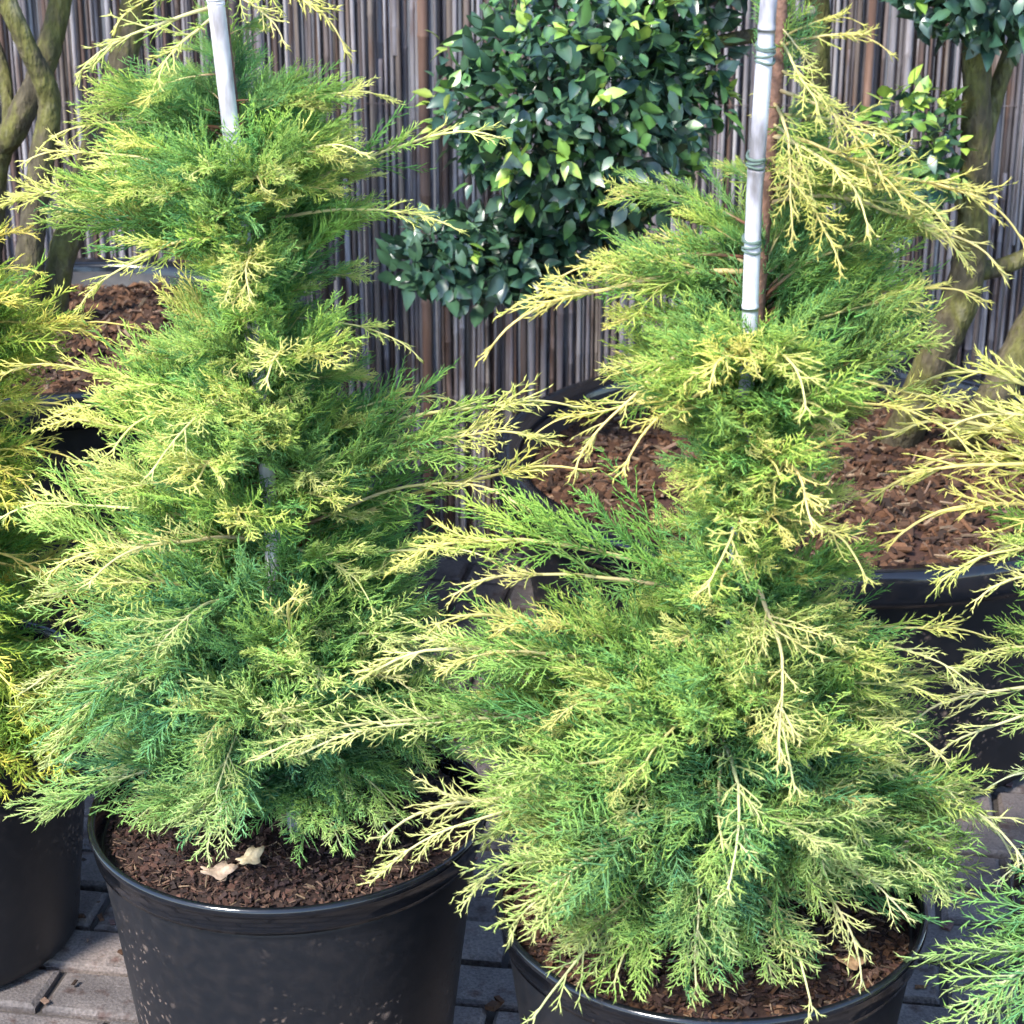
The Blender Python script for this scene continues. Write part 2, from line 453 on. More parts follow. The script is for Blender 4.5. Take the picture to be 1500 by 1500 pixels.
def tub(cx, cy, r, h, label):
    t = empty("tub", (cx, cy, 0))
    tag(t, label, "tub", "wide black tubs along the fence")
    lathe("body", [(0, .005), (r * .80, .005), (r * .83, .03), (r * .832, .036), (r * .89, h * .5), (r * .9435, h - .066), (r * .945, h - .06), (r * .945, h - .02), (r * .92, h - .02), (r * .84, h * .4), (r * .79, .06), (0, .05)], M_POT, 128, parent=t, wob=.006)
    lathe("rim", [(r * .947, h - .055), (r * 1.0, h - .057), (r * 1.006, h - .045), (r * 1.006, h - .012), (r * .998, h - .002), (r * .985, h), (r * .93, h - .004),
                  (r * .922, h - .012), (r * .915, h - .05), (r * .90, h - .12)], M_RIM, 160, parent=t, wob=.006)
    return t

pL = pix(424, 1178, z=POT_H); pR = pix(1040, 1312, z=POT_H)
pE = np.array([pix(-120, 1010, D=2.56)[0], 2.56, POT_H]); pX = pix(1800, 1330, z=POT_H)
LD, RD = float(pL[1]), float(pR[1])
nursery_pot(pL[0], pL[1], "black plastic nursery pot with two dead leaves lying on its soil")
nursery_pot(pR[0], pR[1], "black plastic nursery pot under the juniper in front of the wide tub")
nursery_pot(pE[0], pE[1], "black plastic nursery pot under the yellowest juniper, beside the mossy trunks")
nursery_pot(pX[0], pX[1], "black plastic nursery pot with a low sprig hanging in front of its side")
mulch("potting_soil", pL[0], pL[1], .368, POT_R * .94, 4500, .003, .013, PAL_DARK, (.035, .021, .018), 3, "dark potting soil in the pot that holds two dead leaves", .008, .007)
mulch("potting_soil", pR[0], pR[1], .366, POT_R * .94, 4500, .003, .015, PAL_DARK + PAL_RED, (.04, .022, .018), 5, "brown potting soil under the juniper in front of the wide tub", .012, .007)
mulch("potting_soil", pE[0], pE[1], .365, POT_R * .94, 600, .006, .024, PAL_DARK, (.035, .021, .018), 8, "potting soil under the yellowest juniper", .008, .007)
mulch("potting_soil", pX[0], pX[1], .365, POT_R * .94, 600, .006, .024, PAL_DARK, (.035, .021, .018), 9, "potting soil in the pot with a low sprig hanging over it", .008, .007)

TUB_H = .47
tb = pix(1205, 656, z=TUB_H); TUB_R = 480 / F_PX * (tb[1] * math.cos(PITCH) + (CAM_Z - TUB_H) * math.sin(PITCH))
tub(tb[0], tb[1], TUB_R, TUB_H, "wide black tub of bark chips holding the cloud pruned tree")
mulch("bark_mulch", tb[0], tb[1], TUB_H - .06, TUB_R * .91, 7500, .007, .034, PAL_RED, (.05, .024, .017), 13, "reddish bark chips in the wide tub under the cloud pruned tree", .045, .02)
TL_H, TL_R = .70, .44
tl = np.array([pix(95, 430, z=TL_H)[0], 3.36])
tub(tl[0], tl[1], TL_R, TL_H, "tall black tub of bark chips holding the mossy multi stemmed tree")
mulch("bark_mulch", tl[0], tl[1], TL_H - .05, TL_R * .91, 5200, .007, .034, PAL_RED, (.05, .024, .017), 17, "dark red bark chips around the mossy multi stemmed tree", .03, .02)

# ------------------------------------------------------------------ reed fence
FY = max(tb[1] + TUB_R + .10, 4.0)
FH = 1.95
fence = empty("reed_fence", (0, FY, 0))
tag(fence, "tall screen fence of weathered grey and brown reeds behind the tubs", "fence")
REED_COLS = [((0.179, 0.166, 0.173), 30), ((0.229, 0.214, 0.224), 22), ((0.130, 0.118, 0.126), 24), ((0.296, 0.280, 0.282), 9), ((0.094, 0.074, 0.071), 14), ((0.103, 0.068, 0.055), 10), ((0.156, 0.127, 0.109), 13)]
def reed_geo(h, r, col, sides=7):
    """hollow-looking stalk with swollen nodes"""
    zs, rs = [0.0], [r]
    z = random.uniform(.05, .25)
    while z < h - .03:
        zs += [z - .006, z - .002, z + .002, z + .006]; rs += [r * .97, r * 1.10, r * 1.10, r * .96]
        z += random.uniform(.16, .34)
    zs.append(h); rs.append(r * .9)
    a = np.linspace(0, 2 * PI, sides, endpoint=False) + random.random()
    bx, by = random.uniform(-.006, .006), random.uniform(-.002, .002)
    V = np.array([(rr * math.cos(t) + bx * math.sin(PI * zz / h), rr * math.sin(t) * .8 + by * math.sin(2 * PI * zz / h), zz) for zz, rr in zip(zs, rs) for t in a])
    m = len(zs)
    i, j = np.meshgrid(np.arange(m - 1), np.arange(sides), indexing='ij'); j2 = (j + 1) % sides
    Q = np.stack([i * sides + j, i * sides + j2, (i + 1) * sides + j2, (i + 1) * sides + j], -1).reshape(-1, 4)
    V = np.vstack([V, [(bx * 0, 0, h)]]); T = [(m * sides, (m - 1) * sides + k, (m - 1) * sides + (k + 1) % sides) for k in range(sides)]
    C = np.repeat(np.array(col)[None], len(V), 0)
    return V, Q, np.array(T), C
reed_lib = []
for c, w in REED_COLS:
    for k in range(3):
        V, Q, T, C = reed_geo(FH, .0058, c)
        reed_lib.append((mesh_np("reed", V, Q, T, M_REED, C), w))
rw = [w for _, w in reed_lib]
x = -1.26
while x < 1.26:
    w = random.choice([.55, .65, .75, .85, 1.0, 1.15, 1.4]) * .95
    me = random.choices(reed_lib, rw)[0][0]
    x += .0056 * w
    o = link("reed", me, fence, (x, random.uniform(-.006, .006), 0))
    zs = 1.0
    cut = random.random()
    if cut < .22: zs = random.uniform(.22, .62)            # broken off short: shows the layer behind
    o.scale = (w, w, zs * random.uniform(.97, 1.0))
    if cut > .76: o.location.z = random.uniform(.35, 1.1)   # lower end broken away
    o.rotation_euler = (random.uniform(-.002, .002), random.uniform(-.009, .009), random.uniform(0, 6))
    x += .0056 * w * random.uniform(.85, 1.02)
# thick brown canes that stand proud of the screen
for px_, w in ((625, 1.8), (1246, 1.4)):
    p = pix(px_, 480, D=FY - .012)
    V, Q, T, C = reed_geo(FH, .0058, (.15, .088, .062), 10)
    o = link("brown_cane", mesh_np("brown_cane", V, Q, T, M_REED, C), fence, (p[0], -.016, 0)); o.scale = (w, w, 1)
back = Acc()
x = -3.0
while x < 3.0:
    r = random.uniform(.005, .0085)
    c = np.array(random.choices([c for c, _ in REED_COLS], [20, 8, 26, 3, 22, 18, 14])[0]) * .85
    V, Q, T, C = reed_geo(FH * random.uniform(.96, 1), r, c, 5)
    inner = abs(x) < 1.26
    V = V + np.array([x, .016 if inner else random.uniform(-.004, .016), 0]); back.add(V, Q, T, C)
    x += r * random.uniform(1.2, 1.9)
o = link("rear_reeds", back.build("rear_reeds", M_REED), fence); tag(o, kind="stuff")
for z in (.35, .95, 1.55):
    acc = Acc(); polytube(acc, [(-3, -.012, z), (-1, -.0125, z + .004), (1, -.012, z - .003), (3, -.012, z)], [.0009] * 4, 5, (.12, .1, .1), sub=3)
    link("binding_wire", acc.build("binding_wire", M_REED), fence)

# ------------------------------------------------------------------ broad-leaved trees
def leaf_geo(l=.034, w=.019, fold=.25, curl=.25):
    us = [0, .18, .45, .75, 1.0]; ws = [.06, .72, 1.0, .62, .03]
    V = []
    for u, ww in zip(us, ws):
        zc = -curl * l * u * u
        h = ww * w / 2
        V += [(-h, u * l, zc + fold * h), (0, u * l, zc), (h, u * l, zc + fold * h)]
    Q = []
    for i in range(4):
        for j in range(2):
            a = i * 3 + j
            Q.append((a, a + 1, a + 4, a + 3))
    return np.array(V), np.array(Q)

def leaf_col(kind):
    r = random.uniform(.8, 1.25)
    if kind == 'new': c = random.choice([(.21, .30, .045), (.27, .34, .07), (.13, .23, .04), (.11, .20, .04)])
    elif kind == 'mid': c = random.choice([(.05, .12, .03), (.07, .15, .032)])
    else: c = random.choice([(.020, .052, .032), (.025, .063, .034), (.031, .074, .036), (.022, .056, .040)])
    return np.array(c) * r

LEAF_LIB = {}
for kind in ('dark', 'mid', 'new'):
    LEAF_LIB[kind] = []
    for k in range(5):
        V, Q = leaf_geo(.036 * random.uniform(.9, 1.1), .0212 * random.uniform(.85, 1.1), random.uniform(.05, .4), random.uniform(-.05, .4))
        C = np.repeat(leaf_col(kind)[None], len(V), 0)
        C[1::3] *= 1.5; C[::3] *= random.uniform(.8, 1.1)
        LEAF_LIB[kind].append((V, Q, C, mesh_np("leaf", V, Q, np.zeros((0, 3), int), M_LEAF, C)))

def leaf_frames(P, A, Nrm, S):
    """matrix per leaf: y along A, z near Nrm"""
    A = nrm(A); X = nrm(np.cross(A, Nrm)); Z = np.cross(X, A)
    return np.stack([X, A, Z], -1) * S[:, None, None]

def cloud(center, rad, n, new_frac=.05, seed=0, mid_frac=.12):
    """leaf positions for one pruned pad"""
    rg = np.random.default_rng(seed)
    d = nrm(rg.normal(size=(n, 3)))
    bump_ = 1 + .16 * np.array([mnoise.noise(Vector(v * 2.6) + Vector((seed, 0, 0))) for v in d])
    rr = (rg.random(n) ** .35) * bump_
    rr = np.where(rg.random(n) < .025, rr * 1.08, rr)
    P = center + d * rr[:, None] * rad
    out = nrm(d / rad)
    A = nrm(out * .8 + rg.normal(size=(n, 3)) * .75 + np.array([0, 0, .15]))
    Nr = nrm(out * .55 + np.array([0, 0, .75]) + rg.normal(size=(n, 3)) * .45)
    S = rg.uniform(.5, 1.25, n)
    K = np.array(['dark'] * n, dtype=object)
    K[rg.random(n) < mid_frac] = 'mid'
    # rosettes of fresh leaves at shoot tips
    k = int(n * new_frac / 5)
    for c in range(k):
        dd = nrm(rg.normal(size=3) + np.array([0, -.5, .5])); base = center + dd * rad * 1.03
        for q in range(5):
            i = rg.integers(0, n)
            P[i] = base + rg.normal(size=3) * .006
            A[i] = nrm(dd * .8 + rg.normal(size=3) * .7); Nr[i] = nrm(np.array([0, -.2, 1.]) + rg.normal(size=3) * .4)
            S[i] = rg.uniform(.6, 1.0); K[i] = 'new'
    return P, A, Nr, S, K

def leafy_tree(name, loc, label, stems, twigs, clouds, n_parts, visible):
    t = empty(name, loc)
    tag(t, label, "tree")
    l0 = np.array(loc)
    first = True
    for pts, rad in stems:
        acc = Acc(); polytube(acc, np.array(pts) - l0, np.array(rad) * .92, 16, wob=.05, sub=14, knob=.08)
        link("trunk", acc.build("trunk", M_MOSS), t)
    for pts, rad in twigs:
        acc = Acc(); polytube(acc, np.array(pts) - l0, rad, 8, wob=.05, sub=5)
        link("limb", acc.build("limb", M_MOSS), t)
    P, A, Nr, S, K = [np.concatenate(v) for v in zip(*clouds)]
    M3 = leaf_frames(P, A, Nr, S)
    score = visible(P)
    order = np.argsort(-score)
    part = set(order[:n_parts].tolist()) if n_parts else set()
    acc = Acc()
    for i in range(len(P)):
        V, Q, C, me = random.choice(LEAF_LIB[K[i]])
        if i in part:
            o = bpy.data.objects.new("leaf", me); COL.objects.link(o); o.parent = t
            m4 = Matrix.Identity(4)
            for a in range(3):
                for b in range(3): m4[a][b] = M3[i, a, b]
                m4[a][3] = P[i, a] - l0[a]
            o.matrix_local = m4
        else:
            acc.add(V @ M3[i].T + (P[i] - l0), Q, None, C)
    o = link("foliage", acc.build("foliage", M_LEAF), t); tag(o, kind="stuff")
    return t

def proj(P):
    d = P - np.array([0, 0, CAM_Z])
    f = d[:, 1] * math.cos(PITCH) - d[:, 2] * math.sin(PITCH); u = d[:, 1] * math.sin(PITCH) + d[:, 2] * math.cos(PITCH)
    return 750 + F_PX * d[:, 0] / f, 750 - F_PX * u / f, f
def front_score(P):
    x, y, f = proj(P)
    inside = (x > 5) & (x < 1495) & (y > 5) & (y < 1495)
    return np.where(inside, 10 - f, -10)

CD = tb[1] + .02
def cl(px_, py_, D, rx, ry, dz, n, seed, **k):
    c = pix(px_, py_, D=D); sc = D / math.cos(PITCH) / F_PX
    return cloud(c, np.array([rx * sc, dz, ry * sc]), n, seed=seed, **k)
sb = lambda x, y, D: pix(x, y, D=D)
mz = TUB_H - .06
stems = [
    ([pix(1215, 690, z=mz - .03), sb(1195, 480, CD + .10), sb(1190, 260, CD + .12), sb(1198, 60, CD + .1), sb(1190, -160, CD + .08)], [.034, .027, .025, .024, .018]),
    ([pix(1300, 690, z=mz - .03), sb(1355, 560, CD + .02), sb(1412, 420, CD + .0), sb(1428, 260, CD + .0), sb(1432, 60, CD), sb(1440, -120, CD)], [.040, .034, .033, .027, .025, .016]),
    ([pix(1395, 670, z=mz - .03), sb(1440, 610, CD - .08), sb(1500, 500, CD - .08), sb(1580, 330, CD - .05), sb(1620, 60, CD)], [.036, .033, .031, .026, .016]),
]
twigs = [
    ([sb(1195, 330, CD + .12), sb(1090, 330, CD + .06), sb(960, 300, CD + .03), sb(830, 260, CD)], [.018, .015, .012, .006]),
    ([sb(960, 300, CD + .03), sb(820, 400, CD), sb(700, 380, CD - .02)], [.010, .009, .005]),
    ([sb(1190, 40, CD + .1), sb(1060, 60, CD + .05), sb(900, 100, CD)], [.015, .011, .005]),
    ([sb(1425, 330, CD), sb(1385, 270, CD - .02), sb(1330, 230, CD - .03)], [.010, .007, .003]),
    ([sb(1428, 240, CD), sb(1465, 120, CD + .05), sb(1500, 20, CD + .08), sb(1520, -80, CD + .08)], [.018, .015, .012, .008]),
    ([sb(1412, 400, CD), sb(1470, 390, CD + .05), sb(1560, 350, CD + .06)], [.02, .016, .012]),
]
clouds = [
    cl(850, 150, CD - .05, 192, 168, .19, 2500, 1, new_frac=.06, mid_frac=.28),
    cl(970, 60, CD + .02, 95, 115, .15, 560, 2, new_frac=.04, mid_frac=.25),
    cl(720, 375, CD - .02, 150, 66, .13, 900, 31, new_frac=.012, mid_frac=.04),
    cl(840, 310, CD + .02, 110, 80, 0.12, 420, 8, new_frac=.0, mid_frac=.03),
    cl(1335, 235, CD - .05, 70, 98, .09, 360, 4, new_frac=.45, mid_frac=.4),
    cl(1440, -10, CD - .06, 105, 70, .15, 900, 5, new_frac=.04),
    cl(1010, -60, CD + .02, 130, 62, .15, 700, 6, new_frac=.02),
    cl(1300, -130, CD + .1, 130, 60, .16, 700, 7, new_frac=.03),
]
ct = leafy_tree("cloud_pruned_tree", (tb[0], tb[1], mz), "cloud pruned tree with glossy dark leaf pads and mossy trunks in wide tub", stems, twigs, clouds, 300, front_score)

acc = Acc(); sp_ = pix(1188, 16, D=CD + .075); polytube(acc, [sp_ - np.array([tb[0], tb[1], mz]) + np.array([0, .02, 0]), sp_ - np.array([tb[0], tb[1], mz])], [.010, .0085], 14, (.42, .38, .26), sub=3)
link("pruning_scar", acc.build("pruning_scar", M_DEAD), ct)

TD = 3.42
mzl = TL_H - .05
stems = [
    ([np.array([pix(70, 450, D=TD)[0], TD - .05, mzl - .03]), sb(85, 400, TD - .05), sb(112, 310, TD - .03), sb(150, 180, TD), sb(182, 80, TD + .02), sb(205, -30, TD + .03), sb(240, -200, TD + .03)], [.030, .027, .026, .026, .026, .024, .016]),
    ([np.array([pix(42, 450, D=TD)[0], TD - .1, mzl - .03]), sb(48, 330, TD - .1), sb(62, 230, TD - .1), sb(72, 145, TD - .1), sb(38, 65, TD - .12), sb(5, -10, TD - .12), sb(-40, -130, TD - .1)], [.028, .024, .022, .020, .018, .017, .012]),
    ([np.array([pix(-30, 450, D=TD)[0], TD , mzl - .03]), sb(-8, 250, TD), sb(20, 190, TD - .02), sb(58, 110, TD - .02), sb(85, 20, TD), sb(105, -90, TD)], [.028, .025, .024, .024, .022, .016]),
]
twigs = [([sb(15, 200, TD - .02), sb(5, 100, TD + .03), sb(-30, 10, TD + .05)], [.012, .01, .008])]
clouds = [cl(-60, -230, TD, 190, 70, .2, 1500, 21), cl(230, -260, TD, 150, 65, .18, 1100, 22)]
leafy_tree("multi_stemmed_tree", (tl[0], tl[1], mzl), "mossy multi stemmed tree standing in the tall tub", stems, twigs, clouds, 0, front_score)

# ------------------------------------------------------------------ juniper branches
GREEN = np.array([.140, .355, .085]); BLUE = np.array([.120, .340, .165]); LIME = np.array([.40, .57, .125]); GOLD = np.array([.77, .73, .27])
CREAM = np.array([.75, .66, .36]); WOOD = np.array([.20, .10, .065])

def twigs_geo(acc, B, D, L, Cv, r0, nseg, col0, col1, sides=3):
    """tapered bent twigs: centre B + L*(D u + Cv u^2), nseg rings then a point"""
    n = len(B)
    if n == 0: return
    ref = np.where(np.abs(D[:, 2:3]) < .9, np.array([[0, 0, 1.]]), np.array([[1., 0, 0]]))
    X = nrm(np.cross(D, ref)); Y = np.cross(D, X)
    a = np.linspace(0, 2 * PI, sides, endpoint=False)
    us = np.linspace(0, 1, nseg + 1)
    Vs, Cs = [], []
    for k in range(nseg):
        u = us[k]
        c = B + L[:, None] * (D * u + Cv * u * u)
        rad = r0 * (1 - .55 * u)
        ring = c[:, None] + rad[:, None, None] * (np.cos(a)[None, :, None] * X[:, None] + np.sin(a)[None, :, None] * Y[:, None])
        Vs.append(ring)
        Cs.append(np.repeat((col0 * (1 - u) + col1 * u)[:, None], sides, 1))
    tip = B + L[:, None] * (D + Cv)
    Vs.append(tip[:, None]); Cs.append(col1[:, None])
    V = np.concatenate(Vs, 1); C = np.concatenate(Cs, 1)
    nv = nseg * sides + 1
    off = (np.arange(n) * nv)[:, None, None]
    Q = []
    for k in range(nseg - 1):
        for j in range(sides):
            j2 = (j + 1) % sides
            Q.append((k * sides + j, k * sides + j2, (k + 1) * sides + j2, (k + 1) * sides + j))
    T = [((nseg - 1) * sides + j, (nseg - 1) * sides + (j + 1) % sides, nseg * sides) for j in range(sides)]
    Qa = (np.array(Q)[None] + off).reshape(-1, 4) if Q else None
    Ta = (np.array(T)[None] + off).reshape(-1, 3)
    acc.add(V.reshape(-1, 3), Qa, Ta, C.reshape(-1, 3))

def lerp(a, b, t): return a * (1 - t) + b * t
def sstep(a, b, x):
    t = np.clip((x - a) / (b - a), 0, 1); return t * t * (3 - 2 * t)

def shade_col(g, rg, blue):
    """g: 0 inner green .. 1 golden"""
    n = len(g)
    base = lerp(GREEN, BLUE, np.clip(blue + rg.normal(0, .25, n), 0, 1)[:, None])
    c = np.where(g[:, None] < .5, lerp(base, LIME, (g * 2)[:, None]), lerp(LIME, GOLD, (g * 2 - 1)[:, None]))
    return c * rg.uniform(.82, 1.18, (n, 1))

def make_limb(seed, L, e0, e1, droop, leader, gold, blue=.5, dens=1.0, l2max=.13, first=.12, roll=(-.5, 1.0), sp=0.0):
    """one branch along +x: curved axis, plumes of side shoots, fine twiglets. Returns mesh and chord"""
    rg = np.random.default_rng(seed)
    M = 28
    t = np.linspace(0, 1, M)
    el = np.radians(lerp(e0, e1, t ** .8) - droop * sstep(.72, 1, t)) + np.cumsum(rg.normal(0, .035, M))
    az = np.cumsum(rg.normal(0, .06, M)); az -= az.mean() * t
    d = np.stack([np.cos(el) * np.cos(az), np.cos(el) * np.sin(az), np.sin(el)], -1)
    P = np.vstack([[0, 0, 0], np.cumsum(d[:-1] * L / (M - 1), 0)])
    acc = Acc()
    gt = np.clip(gold * (sstep(.25, .95, t) if gold < 1 else sstep(-.35, .75, t)) + leader * .5 * sstep(.5, .8, t), 0, 1)
    r_ax = lerp(.0036, .0011, t ** .7) * (min(L, .36) / .3) ** .5
    # axis
    a = np.linspace(0, 2 * PI, 5, endpoint=False)
    X = nrm(np.cross(d, [0, 0, 1.])); Y = np.cross(d, X)
    V = (P[:, None] + r_ax[:, None, None] * (np.cos(a)[None, :, None] * X[:, None] + np.sin(a)[None, :, None] * Y[:, None])).reshape(-1, 3)
    i, j = np.meshgrid(np.arange(M - 1), np.arange(5), indexing='ij'); j2 = (j + 1) % 5
    Q = np.stack([i * 5 + j, i * 5 + j2, (i + 1) * 5 + j2, (i + 1) * 5 + j], -1).reshape(-1, 4)
    wc = np.where((t < .45)[:, None], lerp(WOOD, CREAM, sstep(.10, .40, t)[:, None] if gold < 1 else sstep(-.1, .2, t)[:, None]), lerp(CREAM, GOLD, .4))
    acc.add(V, Q, None, np.repeat(wc, 5, 0))
    # side shoots
    n2 = int(L / .0088 * dens)
    s = np.sort(first + (1 - first) * rg.random(n2) ** .9)
    s[-3:] = [.96, .985, 1.0]
    lead0 = 1 - leader * (.38 + .12 * sp)
    def at(arr, s): 
        f = s * (M - 1); k = np.minimum(f.astype(int), M - 2); w = (f - k)[:, None]
        return arr[k] * (1 - w) + arr[k + 1] * w
    B = at(P, s); Td = nrm(at(d, s))
    S = nrm(np.cross(Td, [0, 0, 1.])); U = np.cross(S, Td)
    side = np.where(np.arange(n2) % 2 == 0, 1, -1) * np.where(rg.random(n2) < .1, -1, 1)
    rl = rg.uniform(roll[0], roll[1], n2)
    ang = np.radians(rg.uniform(32, 58, n2)) * lerp(1, .65, s)
    D2 = nrm(Td * np.cos(ang)[:, None] + (S * (side * np.cos(rl))[:, None] + U * np.sin(rl)[:, None]) * np.sin(ang)[:, None])
    prof = np.minimum(1, (1.02 - s) / .55) ** .75
    L2 = l2max * (L / .3) ** .5 * (prof * .9 + .12) * rg.uniform(.5, 1.1, n2)
    L2 = np.where(s > lead0, np.minimum(L2, .012 + .09 * (1 - s) + .02 * rg.random(n2)), L2)
    L2 = np.maximum(L2, .012)
    C2 = Td * .22 + np.array([0, 0, 1.]) * rg.uniform(-.12, .22, n2)[:, None] + rg.normal(0, .07, (n2, 3))
    g2 = np.clip(np.interp(s, t, gt) + rg.normal(0, .10, n2), 0, 1)
    c20 = lerp(lerp(WOOD, GREEN * 1.1, .5), lerp(CREAM, GOLD, .5), np.clip(g2 * 1.2, 0, 1)[:, None]); c21 = shade_col(np.clip(g2 + .12, 0, 1), rg, blue)
    twigs_geo(acc, B, D2, L2, C2, .0012 + .006 * np.minimum(L2, .1) * .10 + .0002 * g2, 3, c20, c21)
    # twiglets along side shoots
    n3 = np.maximum(2, (L2 / .0052 * (.9 + .2 * dens) / (1 + .55 * sp)).astype(int))
    idx = np.repeat(np.arange(n2), n3)
    k = np.concatenate([np.arange(q) for q in n3]); nn = np.repeat(n3, n3)
    u = (k + rg.random(len(k)) * .7 + .35) / (nn + .3)
    u = .10 + .9 * np.clip(u, 0, 1)
    B3 = B[idx] + L2[idx, None] * (D2[idx] * u[:, None] + C2[idx] * (u * u)[:, None])
    T3 = nrm(D2[idx] + 2 * C2[idx] * u[:, None])
    pl = nrm(np.cross(T3, nrm(U[idx] + .5 * rg.normal(size=(n2, 3))[idx])))       # in-plane side vector of the plume
    sd = np.where(k % 2 == 0, 1, -1)
    up = np.cross(pl, T3)
    aw = np.radians(rg.uniform(26, 46, len(k)))
    ro = rg.normal(0, .45, len(k))
    D3 = nrm(T3 * np.cos(aw)[:, None] + (pl * (sd * np.cos(ro))[:, None] + up * np.sin(ro)[:, None]) * np.sin(aw)[:, None])
    L3 = np.clip(L2[idx] * .42 * (1.05 - u) ** .7 + .006, .006, .042) * rg.uniform(.65, 1.15, len(k))
    C3 = T3 * .15 + rg.normal(0, .06, (len(k), 3))
    g3 = np.clip(g2[idx] * (.8 + .3 * u) + .10 * u + rg.normal(0, .06, len(k)), 0, 1)
    twigs_geo(acc, B3, D3, L3, C3, np.full(len(k), .00098) + .00015 * g3, 2, shade_col(g3 * .9, rg, blue), shade_col(np.clip(g3 + .12, 0, 1), rg, blue))
    # finest tips
    n4 = np.maximum(0, (L3 / .0044 / (1 + 1.0 * sp)).astype(int))
    id4 = np.repeat(np.arange(len(k)), n4)
    k4 = np.concatenate([np.arange(q) for q in n4]); nn4 = np.repeat(n4, n4)
    u4 = .15 + .8 * (k4 + rg.random(len(k4)) * .6) / np.maximum(nn4, 1)
    B4 = B3[id4] + L3[id4, None] * (D3[id4] * u4[:, None] + C3[id4] * (u4 * u4)[:, None])
    T4 = D3[id4]
    q = nrm(rg.normal(size=(len(k4), 3)) + 1.6 * pl[id4] * np.where(k4 % 2 == 0, 1, -1)[:, None]); q = nrm(q - T4 * np.sum(q * T4, 1, keepdims=True))
    a4 = np.radians(rg.uniform(24, 40, len(k4)))
    D4 = T4 * np.cos(a4)[:, None] + q * np.sin(a4)[:, None]
    L4 = rg.uniform(.0045, .0115, len(k4)) * (1.15 - .5 * u4)
    g4 = np.clip(g3[id4] + .05, 0, 1)
    twigs_geo(acc, B4, D4, L4, np.zeros((len(k4), 3)), np.full(len(k4), .00085), 1, shade_col(g4 * .92, rg, blue), shade_col(np.clip(g4 + .10, 0, 1), rg, blue))
    me = acc.build("branch", M_JUN)
    chord = P[-1]
    return me, chord

LIB = {'lush': [], 'leader': [], 'low': [], 'plume': [], 'gold': [], 'tip': [], 'slim': [], 'long': []}
for k in range(9):
    LIB['lush'].append(make_limb(100 + k, .25, 42, 2, 10, .25, random.uniform(.42, .78), random.uniform(.3, .9)))
for k in range(8):
    LIB['leader'].append(make_limb(200 + k, .36, 30, -2, 30, 1.0, random.uniform(.75, .95), .3, .9, .10))
for k in range(7):
    LIB['low'].append(make_limb(300 + k, .27, 4, -22, 18, .4, random.uniform(.30, .6), random.uniform(.6, 1.0)))
for k in range(7):
    LIB['plume'].append(make_limb(400 + k, .16, 66, 28, 5, .2, random.uniform(.2, .5), random.uniform(.5, 1.0), 1.1, .11))
for k in range(6):
    LIB['gold'].append(make_limb(500 + k, .33, 18, -22, 26, 1.0, 1.0, .2, .62, .088, .07, (-.9, 1.0), 1.0))

for k in range(8):
    LIB['slim'].append(make_limb(700 + k, .38, 24, -4, 24, 1.0, random.uniform(.65, .95), .25, .62, .085, .1, (-.7, 1.0), .7))
for k in range(6):
    LIB['long'].append(make_limb(800 + k, .56, 20, -6, 24, 1.0, random.uniform(.8, .98), .25, .74, .074, .08, (-.6, 1.0), .4))
for k in range(5):
    LIB['tip'].append(make_limb(600 + k, .17, 12, -28, 22, .9, 1.0, .2, .75, .07, .1, (-.9, 1.0), .8))

def place_limb(parent, base, tip, kind, tint=(1, 1, 1), roll=.25):
    v = np.asarray(tip) - np.asarray(base)
    ln = np.linalg.norm(v)
    if kind == 'plume' and ln > .2: kind = 'lush'
    if kind == 'lush' and ln > .31: kind = 'leader'
    if kind in ('leader', 'gold', 'slim') and ln > .42: kind = 'long'
    if kind in ('leader', 'gold', 'slim') and ln < .17: kind = 'tip' if kind == 'gold' else 'lush'
    me, ch = random.choice(LIB[kind]); lc = np.linalg.norm(ch)
    phi, eps = math.atan2(v[1], v[0]), math.asin(max(-1, min(1, v[2] / ln)))
    p0, e0 = math.atan2(ch[1], ch[0]), math.asin(ch[2] / lc)
    Mx = Matrix.Rotation(phi, 4, 'Z') @ Matrix.Rotation(-(eps), 4, 'Y') @ Matrix.Rotation(random.uniform(-roll, roll), 4, 'X') @ Matrix.Rotation(e0, 4, 'Y') @ Matrix.Rotation(-p0, 4, 'Z')
    o = bpy.data.objects.new("branch", me); COL.objects.link(o); o.parent = parent
    o.matrix_local = Matrix.Translation(Vector(np.asarray(base) - np.array(parent.location))) @ Mx @ Matrix.Scale(ln / lc, 4)
    j = random.uniform(.86, 1.12)
    hf = float(np.clip((.86 - tip[2]) / .36, 0, 1))          # older growth low on the plant is bluer, young growth higher up yellower
    bl = parent.get('bluing', 0.0) * hf
    tint = (tint[0] * (1 - .26 * bl), tint[1] * (1 - .10 * bl), tint[2] * (1 + .28 * bl))
    o.color = (tint[0] * j * random.uniform(.94, 1.06), tint[1] * j, tint[2] * j * random.uniform(.88, 1.12), 1)
    return o

